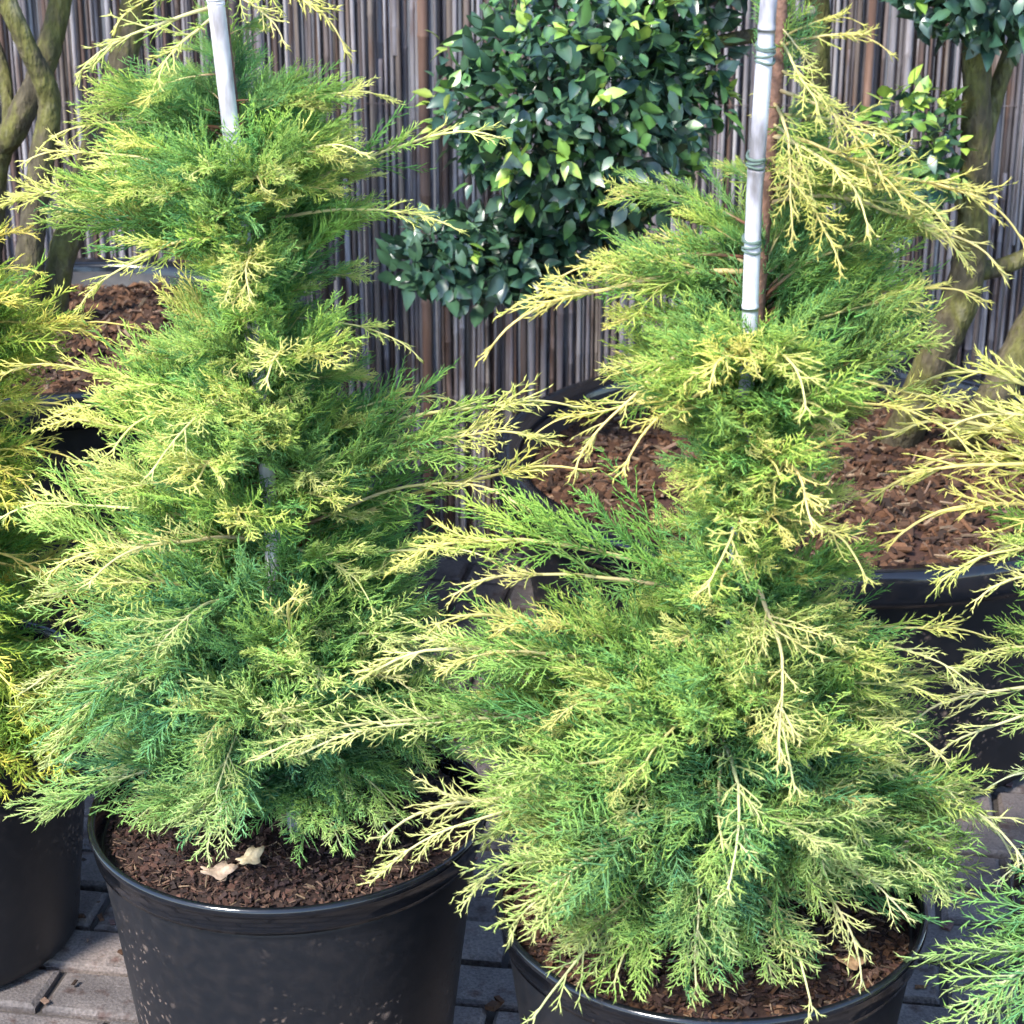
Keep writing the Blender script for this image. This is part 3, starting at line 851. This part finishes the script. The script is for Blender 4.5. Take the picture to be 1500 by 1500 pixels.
def juniper(loc, label, trunk_pts, outline, heroes, n_fill, n_core, tint=(1, 1, 1), D=2.2, clear=None, gold_bias=0.0, zmin=.40, face=None, cover=(), tiers=(), window=None, bluing=0.0):
    """outline: rows (photo y, left x, right x) of the foliage mass on the trunk plane; heroes: (base x,y) (tip x,y, dy) kind"""
    t = empty("juniper", loc)
    tag(t, label, "juniper", "golden tipped junipers in black pots")
    t['bluing'] = bluing
    tp = np.array(trunk_pts)
    acc = Acc()
    polytube(acc, tp - np.array(loc), np.linspace(.015, .005, len(tp)), 10, (.17, .095, .07), wob=.06, sub=8)
    link("trunk", acc.build("trunk", M_BARKRED), t)
    def axis(z):
        k = np.interp(z, tp[:, 2], np.arange(len(tp))); i = min(int(k), len(tp) - 2)
        return tp[i] * (1 - k + i) + tp[i + 1] * (k - i)
    rows = []
    for (py, xl, xr) in outline:
        a, b = pix(xl, py, D=D), pix(xr, py, D=D)
        ax = axis(a[2]); rows.append((a[2], max(.03, ax[0] - a[0]), max(.03, b[0] - ax[0])))
    rows = np.array(sorted(rows))
    zz = np.linspace(rows[0, 0], rows[-1, 0], 200)
    rl, rr = np.interp(zz, rows[:, 0], rows[:, 1]), np.interp(zz, rows[:, 0], rows[:, 2])
    w = (rl + rr) + .08; cdf = np.cumsum(w) / w.sum()
    for k in range(n_fill):
        q = (k + random.random()) / n_fill
        z = float(np.interp(q, cdf, zz))
        phi = (k * 2.39996 + random.uniform(-.4, .4)) % (2 * PI)
        if face is not None and math.cos(phi - face[0]) < face[1]: phi = face[0] + random.uniform(-1, 1) * math.acos(face[1])
        a, b = np.interp(z, zz, rl), np.interp(z, zz, rr)
        r = lerp(a, b, (1 + math.cos(phi)) / 2) * random.uniform(.72, 1.06)
        front = -math.sin(phi)
        z2 = z + .33 * r * max(0, front) * .8
        if clear and front > clear[1] and clear[0] < z2: 
            continue
        if window and front > .8 and window[0] < z2 < window[1]: continue
        ax = axis(z)
        kind = 'low' if z < zmin + .16 and random.random() < .8 else random.choices(['lush', 'leader', 'plume', 'gold'], [.70, .20 + gold_bias, .10, .04 + gold_bias])[0]
        ee = {'lush': .40, 'leader': .22, 'low': -.25, 'plume': .9, 'gold': .08}[kind] + random.uniform(-.22, .22)
        tip = np.array([ax[0] + r * math.cos(phi), ax[1] + r * math.sin(phi), z2])
        bz = min(max(z2 - r * math.tan(ee), zmin + .02), tp[-1, 2] - .02)
        if bz <= zmin + .025: bz = zmin + random.uniform(.02, .08)
        tip[2] = max(tip[2], zmin - .005 - (.05 if r > .235 else 0))
        place_limb(t, axis(bz), tip, kind, tint)
    for k in range(n_core):
        z = float(np.interp((k + random.random()) / n_core, cdf, zz))
        phi = random.uniform(0, 2 * PI)
        r = np.interp(z, zz, np.minimum(rl, rr)) * random.uniform(.35, .7)
        if clear and -math.sin(phi) > clear[1] and z > clear[0]: continue
        bz = max(z - .06, zmin + .02)
        ax = axis(bz)
        place_limb(t, ax, np.array([ax[0] + r * math.cos(phi), ax[1] + r * math.sin(phi), max(z + .04, zmin + .05)]), 'plume', tint)
    for y0, y1, xl, xr, n, kinds in tiers:
        for k in range(n):
            ty = random.uniform(y0, y1); tx = random.uniform(xl, xr); dy = random.uniform(-.02, .13)
            tip = pix(tx, ty, D=D + dy)
            r = math.hypot(tip[0] - axis(tip[2])[0], dy)
            base = axis(min(max(tip[2] - r * random.uniform(.15, .5), zmin + .03), tp[-1, 2] - .02))
            place_limb(t, base, tip, random.choice(kinds), tint)
    for y0, y1, n in cover:
        for k in range(n):
            yy = y0 + (y1 - y0) * (k + random.random()) / n
            phi = -PI / 2 + random.uniform(-.6, .6); r = random.uniform(.10, .19)
            zt = pix(750, yy, D=D - r)[2]
            tz = max(zt, zmin + .01); bz = max(tz - random.uniform(.02, .08), zmin + .03)
            ax = axis(bz); place_limb(t, ax, np.array([ax[0] + r * math.cos(phi), ax[1] + r * math.sin(phi), tz]), random.choice(['lush', 'plume', 'lush', 'leader']), tint)
    for (bx, by), (tx, ty, dy), kind in heroes:
        b0 = pix(bx, by, D=D)
        tip = pix(tx, ty, D=D + dy)
        base = axis(min(b0[2], tp[-1, 2] - .01))
        if abs(b0[0] - base[0]) > .06:            # starts out on another branch, not on the trunk
            base = base + (pix(bx, by, D=D + dy * .5) - base) * .55
        if kind == 'leader' and random.random() < .75: kind = 'slim'
        place_limb(t, base, tip, kind, tint, .15)
    return t

# left potted juniper
soilz = .372
tpL = [np.array([pL[0], pL[1], soilz - .02]), pix(408, 900, D=LD), pix(395, 700, D=LD + .005), pix(368, 420, D=LD), pix(338, 160, D=LD), pix(322, 0, D=LD), pix(312, -180, D=LD), pix(305, -330, D=LD)]
outL = [(-280, 290, 330), (-120, 275, 355), (0, 270, 375), (60, 255, 400), (120, 200, 455), (200, 105, 510), (280, 85, 540), (335, 180, 520), (380, 225, 475), (440, 230, 490), (500, 220, 515), (540, 160, 540), (590, 80, 560), (640, 60, 620), (720, 80, 610), (800, 70, 640), (900, 90, 700),
        (1000, 90, 700), (1090, 90, 690), (1170, 130, 640)]
heroL = [((425, 1130), (425, 1218, -.16), 'low'), ((425, 1130), (455, 1210, -.15), 'low'), ((425, 1100), (400, 1110, -.22), 'low'),
         ((335, 110), (210, 150, -.05), 'lush'), ((340, 150), (470, 160, -.04), 'lush'), ((318, -20), (170, 40, 0), 'gold'),
         ((318, 10), (118, 108, -.05), 'gold'), ((320, 20), (232, 118, -.12), 'gold'), ((322, -40), (505, 68, -.05), 'gold'), ((322, -20), (415, 62, -.08), 'gold'),
         ((345, 180), (575, 148, -.03), 'leader'), ((350, 330), (735, 203, 0), 'leader'), ((350, 330), (672, 338, -.04), 'leader'), ((345, 260), (530, 225, -.08), 'gold'),
         ((340, 320), (5, 302, -.05), 'leader'), ((340, 260), (35, 238, 0), 'leader'), ((345, 350), (118, 448, -.12), 'gold'), ((335, 190), (60, 215, .03), 'leader'), ((335, 170), (140, 165, .0), 'leader'),
         ((375, 470), (612, 522, -.05), 'leader'), ((370, 430), (528, 408, -.02), 'leader'), ((370, 380), (366, 442, -.22), 'gold'), ((365, 400), (330, 440, -.2), 'gold'),
         ((395, 690), (848, 598, 0), 'leader'), ((395, 660), (668, 588, .03), 'leader'), ((395, 720), (805, 645, -.03), 'leader'), ((398, 820), (860, 690, -.02), 'leader'), ((398, 790), (760, 740, -.08), 'leader'), ((398, 850), (720, 820, -.1), 'leader'),
         ((385, 640), (5, 548, 0), 'leader'), ((385, 600), (165, 660, -.2), 'gold'), ((385, 590), (222, 692, -.22), 'gold'), ((390, 780), (0, 760, -.05), 'leader'), ((392, 830), (75, 838, -.15), 'leader'), ((392, 800), (130, 855, -.2), 'gold'),
         ((380, 560), (390, 560, -.24), 'gold'), ((415, 1080), (70, 1190, -.05), 'low'), ((415, 1040), (40, 1010, -.04), 'leader'), ((420, 1100), (250, 1040, -.22), 'leader'),
         ((425, 1130), (225, 1200, -.12), 'low'), ((425, 1130), (500, 1240, -.17), 'low'), ((425, 1110), (570, 1220, -.15), 'low'), ((425, 1130), (200, 1200, -.14), 'low'), ((420, 1080), (440, 880, -.22), 'leader')]
juniper((pL[0], pL[1], soilz), "blue green juniper with yellow shoots in the pot with two dead leaves", tpL, outL, heroL, 170, 46, (1.04, 1.05, 1.0), LD, clear=(pix(340, 190, D=LD)[2], .45), zmin=soilz, cover=((240, 735, 20), (930, 1190, 10)), bluing=.7, window=(pix(400, 930, D=LD - .2)[2], pix(400, 770, D=LD - .2)[2]),
        tiers=((120, 240, 130, 280, 9, ['lush', 'lush', 'leader']), (120, 240, 390, 520, 9, ['lush', 'lush', 'leader']), (240, 330, 90, 280, 9, ['lush', 'leader', 'slim']), (230, 340, 420, 580, 10, ['lush', 'leader', 'slim'])))

# right potted juniper
tpR = [np.array([pR[0], pR[1], soilz - .02]), pix(1062, 1050, D=RD), pix(1082, 800, D=RD), pix(1098, 560, D=RD), pix(1112, 380, D=RD), pix(1128, 200, D=RD), pix(1142, 60, D=RD), pix(1150, -120, D=RD)]
outR = [(-100, 1120, 1180), (20, 1110, 1190), (100, 1105, 1225), (200, 1085, 1270), (290, 1010, 1330), (400, 890, 1370), (480, 890, 1370), (560, 920, 1330), (640, 960, 1250), (720, 945, 1250), (800, 960, 1260), (900, 910, 1320), (990, 770, 1370), (1040, 710, 1380), (1100, 690, 1390),
        (1200, 700, 1400), (1300, 740, 1380)]
heroR = [((1138, 100), (1242, 215, -.06), 'gold'), ((1132, 200), (1272, 335, -.12), 'gold'), ((1128, 250), (1232, 402, -.15), 'gold'), ((1135, 170), (1335, 222, .03), 'gold'), ((1140, 40), (1190, 120, -.05), 'gold'), ((1130, 180), (1190, 290, -.1), 'gold'),
         ((1125, 270), (1420, 395, 0), 'slim'), ((1070, 1000), (650, 985, -.08), 'slim'),
         ((1140, 70), (1302, 76, -.03), 'gold'), ((1142, 60), (1262, 35, 0), 'gold'), ((1140, 60), (1200, 178, -.1), 'gold'), ((1138, 130), (1292, 262, -.08), 'gold'), ((1135, 150), (1160, 358, -.14), 'gold'), ((1130, 200), (1325, 300, -.1), 'gold'),
         ((1128, 250), (1500, 358, -.05), 'gold'), ((1125, 300), (1470, 405, -.06), 'gold'), ((1125, 280), (1385, 330, -.1), 'gold'), ((1105, 480), (1445, 442, 0), 'leader'), ((1105, 520), (1360, 470, .05), 'leader'), ((1100, 570), (1450, 612, -.05), 'leader'), ((1100, 600), (1420, 660, -.1), 'gold'),
         ((1110, 400), (712, 520, -.04), 'gold'), ((1110, 410), (735, 462, .0), 'leader'), ((1115, 340), (905, 290, .05), 'leader'), ((1112, 380), (800, 425, .02), 'leader'), ((1105, 470), (842, 690, -.12), 'gold'), ((1098, 540), (912, 690, -.2), 'gold'), ((1098, 560), (780, 640, -.02), 'leader'),
         ((1090, 560), (1038, 570, -.24), 'gold'), ((1098, 550), (1180, 600, -.24), 'gold'),
         ((1080, 860), (580, 832, -.05), 'leader'), ((1078, 880), (665, 872, -.08), 'leader'), ((1070, 1020), (640, 915, -.05), 'leader'), ((1070, 1010), (730, 925, -.1), 'leader'), ((1065, 1040), (545, 985, -.08), 'leader'),
         ((1060, 1120), (378, 1112, -.12), 'gold'), ((1060, 1130), (440, 1105, -.12), 'leader'), ((1058, 1150), (560, 1230, -.16), 'leader'), ((1058, 1160), (545, 1292, -.2), 'leader'), ((1055, 1170), (680, 1325, -.2), 'leader'), ((1055, 1150), (760, 1345, -.24), 'low'),
         ((1052, 1230), (780, 1492, -.22), 'gold'), ((1085, 820), (1142, 1112, -.26), 'gold'), ((1060, 1060), (1065, 1305, -.28), 'gold'), ((1050, 1220), (1190, 1480, -.24), 'gold'), ((1052, 1200), (1262, 1438, -.22), 'gold'), ((1058, 1120), (1500, 1262, -.1), 'gold'),
         ((1060, 1080), (1480, 1250, -.05), 'leader'), ((1070, 960), (1450, 935, -.02), 'leader'), ((1072, 930), (1420, 1000, -.08), 'leader'), ((1065, 1040), (1385, 1115, -.12), 'gold'), ((1055, 1150), (1385, 1312, -.14), 'leader'), ((1055, 1170), (1330, 1345, -.18), 'leader'),
         ((1090, 700), (1190, 770, -.26), 'gold'), ((1085, 760), (1270, 850, -.22), 'gold'), ((1085, 780), (1035, 860, -.27), 'gold'),
         ((1050, 1230), (900, 1440, -.22), 'low'), ((1050, 1230), (1020, 1450, -.24), 'low'), ((1050, 1230), (1130, 1430, -.22), 'low'), ((1050, 1230), (830, 1385, -.2), 'low')]
juniper((pR[0], pR[1], soilz), "bushy green juniper with the most golden shoots, in front of the wide tub", tpR, outR, heroR, 185, 46, (1.03, 1.0, .92), RD, clear=(pix(1100, 470, D=RD)[2], .35), gold_bias=.06, zmin=soilz, cover=((520, 800, 18), (800, 1000, 6), (1000, 1360, 10)),
        bluing=.6, tiers=((350, 490, 880, 1030, 9, ['lush', 'leader', 'slim']), (330, 500, 1190, 1340, 10, ['lush', 'leader', 'slim']), (200, 300, 1160, 1270, 5, ['lush', 'slim']), (500, 610, 900, 1000, 5, ['lush', 'slim']), (500, 610, 1190, 1320, 5, ['lush', 'slim'])))

# yellow juniper beside the mossy trunks (mostly out of frame)
ED = float(pE[1])
tpE = [np.array([pE[0], pE[1], soilz - .02]), pix(-140, 800, D=ED), pix(-150, 500, D=ED), pix(-160, 250, D=ED)]
outE = [(280, -200, -120), (360, -250, 0), (470, -320, 90), (560, -360, 110), (660, -380, 110), (760, -380, 90), (860, -380, 100), (960, -380, 90), (1050, -360, 70), (1110, -320, 30)]
heroE = [((-130, 960), (90, 1120, -.2), 'low'), ((-130, 960), (40, 1145, -.22), 'low'), ((-130, 950), (-5, 1150, -.25), 'low'), ((-130, 960), (115, 1075, -.14), 'low'), ((-130, 940), (60, 1060, -.24), 'low'), ((-130, 900), (20, 1010, -.26), 'leader'),
         ((-140, 560), (195, 480, 0), 'leader'), ((-140, 520), (150, 500, -.03), 'leader'), ((-140, 480), (60, 400, 0), 'leader'), ((-140, 460), (50, 345, .02), 'leader'), ((-140, 640), (130, 615, -.05), 'gold'), ((-140, 700), (130, 690, -.05), 'gold'), ((-140, 650), (60, 740, -.1), 'gold'), ((-140, 640), (15, 760, -.15), 'gold'),
         ((-135, 800), (110, 890, -.05), 'gold'), ((-135, 800), (160, 905, 0), 'leader'), ((-135, 880), (120, 1000, -.02), 'leader'), ((-130, 960), (130, 1060, -.06), 'leader'), ((-130, 960), (15, 1150, -.14), 'low'), ((-130, 960), (60, 1100, -.1), 'low')]
juniper((pE[0], pE[1], soilz), "yellowest juniper, leaning towards the blue green juniper beside mossy trunks", tpE, outE, heroE, 130, 24, (1.16, 1.08, .72), ED, gold_bias=.15, zmin=soilz)

# juniper beyond the bushy one (mostly out of frame)
XD = float(pX[1])
tpX = [np.array([pX[0], pX[1], soilz - .02]), pix(1790, 1000, D=XD), pix(1770, 700, D=XD), pix(1760, 400, D=XD)]
outX = [(430, 1700, 1800), (560, 1640, 1900), (660, 1560, 1990), (760, 1540, 2040), (900, 1520, 2080), (1020, 1560, 2100), (1130, 1640, 2100), (1250, 1680, 2080), (1310, 1690, 2050)]
heroX = [((1760, 760), (1300, 640, 0), 'gold'), ((1760, 720), (1350, 560, .04), 'gold'), ((1760, 760), (1290, 720, -.04), 'gold'), ((1760, 740), (1330, 700, .02), 'gold'), ((1760, 800), (1310, 790, -.04), 'gold'), ((1760, 760), (1400, 620, -.06), 'gold'), ((1760, 720), (1420, 640, .05), 'gold'), ((1760, 800), (1380, 850, -.05), 'leader'), ((1765, 840), (1430, 880, -.05), 'leader'), ((1765, 860), (1420, 830, .05), 'leader'),
         ((1780, 980), (1335, 1062, 0), 'leader'), ((1780, 1000), (1370, 1110, -.04), 'leader'), ((1780, 960), (1400, 985, 0), 'leader'), ((1785, 1100), (1440, 1160, 0), 'leader'), ((1790, 1180), (1462, 1292, -.05), 'slim'),
         ((1795, 1240), (1412, 1488, -.16), 'low')]
juniper((pX[0], pX[1], soilz), "juniper whose golden shoots reach over the wide tub's bark", tpX, outX, heroX, 100, 20, (1.02, 1.0, .95), XD, gold_bias=.05, zmin=soilz, bluing=1.0)

# ------------------------------------------------------------------ stakes and ties
def stake(pts, r, label, cols):
    acc = Acc()
    pts = [np.array(p) for p in pts]
    b = pts[0].copy()
    # cane with swollen nodes
    n = 60
    seg = np.array([np.linalg.norm(pts[i + 1] - pts[i]) for i in range(len(pts) - 1)]); cum = np.concatenate([[0], np.cumsum(seg)])
    node = np.arange(.09, cum[-1], .135)
    ss = np.sort(np.concatenate([np.linspace(0, cum[-1], 14), node - .006, node - .002, node + .002, node + .006])); ss = ss[(ss >= 0) & (ss <= cum[-1])]
    c = np.stack([np.interp(ss, cum, [p[k] for p in pts]) for k in range(3)], -1)
    rad = np.full(len(ss), r) * (1 + .0 * ss)
    for q in node: rad = np.where(np.abs(ss - q) < .003, r * 1.08, rad)
    polytube(acc, c - b, rad, 14, cols, sub=2)
    me = acc.build("stake", M_CANE)
    o = link("cane_stake", me, None, b)
    tag(o, label, "stake", "pale canes supporting the junipers")
    return o
sL = [np.array([pL[0] + .01, pL[1] - .02, .34]), pix(402, 880, D=LD - .035), pix(398, 760, D=LD - .035), pix(344, 240, D=LD - .045), pix(316, 0, D=LD - .05), pix(300, -130, D=LD - .05)]
stake(sL, .0092, "whitish cane stake tied to the blue green juniper", (.60, .58, .58))
sR = [np.array([pR[0] + .012, pR[1] - .03, .34]), pix(1075, 900, D=RD - .045), pix(1098, 480, D=RD - .055), pix(1104, 300, D=RD - .055), pix(1126, 0, D=RD - .055), pix(1136, -130, D=RD - .055)]
stake(sR, .0080, "grey white cane stake with green ties in the bushy juniper", (.52, .52, .55))

def tie(p, r, label, h=.018, trunk=None):
    acc = Acc()
    n = 20
    a = np.linspace(0, 2 * PI, n + 1)
    k = 4
    for q in range(k):
        z = (q / (k - 1) - .5) * h * .75
        pts = np.stack([r * np.cos(a), r * np.sin(a), z + .0022 * np.sin(a + 1.9 * q) + .001 * np.sin(2 * a + q)], -1)
        polytube(acc, pts, [.0013] * (n + 1), 6, (1, 1, 1), cap=False, sub=1)
    # loop on to the trunk
    lo = np.array([(r * .3, r * .9, 0), (r * .9, r * 2.2, .002), (r * 1.2, r * 4.0, .004), (-r * .2, r * 4.2, .002), (-r * .6, r * 1.6, 0), (-r * .3, r * .9, 0)])
    polytube(acc, lo, [.0022] * 6, 6, (1, 1, 1), sub=4)
    o = link("plant_tie", acc.build("plant_tie", M_TIE), None, p)
    return tag(o, label, "plant tie", "green ties on the canes")
tie(pix(1121, 78, D=RD - .055), .0088, "topmost green tie on the grey white cane")
tie(pix(1107, 236, D=RD - .055), .0088, "middle green tie on the grey white cane", .010)
tie(pix(1101, 358, D=RD - .055), .0088, "lowest green tie on the grey white cane", .014)

# ------------------------------------------------------------------ dead leaves, litter
def dead_leaf(p, size, rz, tilt, label, col):
    rg = random.Random(int(size * 1e5))
    n = 36
    V = [(0, 0, .002)]
    ring = []
    for ri, rr in enumerate((.5, 1.0)):
        for k in range(n):
            a = 2 * PI * k / n
            lob = 1 + .20 * math.cos(5 * a + .6) * rr + rg.uniform(-.05, .05) * rr
            x, y = rr * lob * math.cos(a) * size, rr * lob * math.sin(a) * size * .62
            z = .16 * size * math.sin(a * 2 + .5) * rr + .22 * size * (x / size) ** 2 + rg.uniform(-.02, .02) * size
            V.append((x, y, z))
    T = [(0, 1 + k, 1 + (k + 1) % n) for k in range(n)]
    Q = [(1 + k, 1 + n + k, 1 + n + (k + 1) % n, 1 + (k + 1) % n) for k in range(n)]
    V = np.array(V)
    m = len(V)
    V2 = V - np.array([0, 0, .0008])
    Q2 = [(a + m, d + m, c + m, b + m) for a, b, c, d in Q]; T2 = [(a + m, c + m, b + m) for a, b, c in T]
    E = [(1 + n + k, 1 + n + k + m, 1 + n + (k + 1) % n + m, 1 + n + (k + 1) % n) for k in range(n)]
    me = mesh_np("dead_leaf", np.vstack([V, V2]), np.array(Q + Q2 + E), np.array(T + T2), M_DEAD, np.repeat(np.array(col)[None], 2 * m, 0))
    o = link("dead_leaf", me, None, p); o.rotation_euler = (tilt[0], tilt[1], rz)
    return tag(o, label, "leaf", "dead leaves on the potting soil")
dead_leaf(pix(318, 1276, z=.386), .020, .35, (.25, .1), "broader pinkish beige dead leaf on dark potting soil near rim", (.42, .31, .23))
dead_leaf(pix(366, 1256, z=.389), .017, .75, (.3, -.15), "narrower pale cream dead leaf curled on dark potting soil", (.52, .42, .27))
dead_leaf(pix(1243, 1408, z=.386), .017, .2, (.1, .2), "small tan dead leaf on the bushy juniper's soil", (.40, .24, .12))
acc = Acc()
n = 420
P = np.stack([RNG.uniform(-1.1, 1.1, n), RNG.uniform(2.0, 3.4, n), RNG.uniform(.002, .006, n)], -1)
chips(acc, P, .005, .022, .35, .15, PAL_RED + [(.22, .14, .10), (.16, .09, .08), (.10, .06, .06)])
o = link("bark_litter", acc.build("bark_litter", M_MULCH, False)); tag(o, "scattered bark crumbs on the paving between the pots", "litter", kind="stuff")

# the sun lamp and camera names are already plain; make sure every branch mesh is counted once
tri = sum(sum(len(p.vertices) - 2 for p in m.polygons) if len(m.polygons) < 2000 else int(1.6 * len(m.polygons)) for m in bpy.data.meshes)
print("approx triangles", tri, "objects", len(bpy.data.objects))
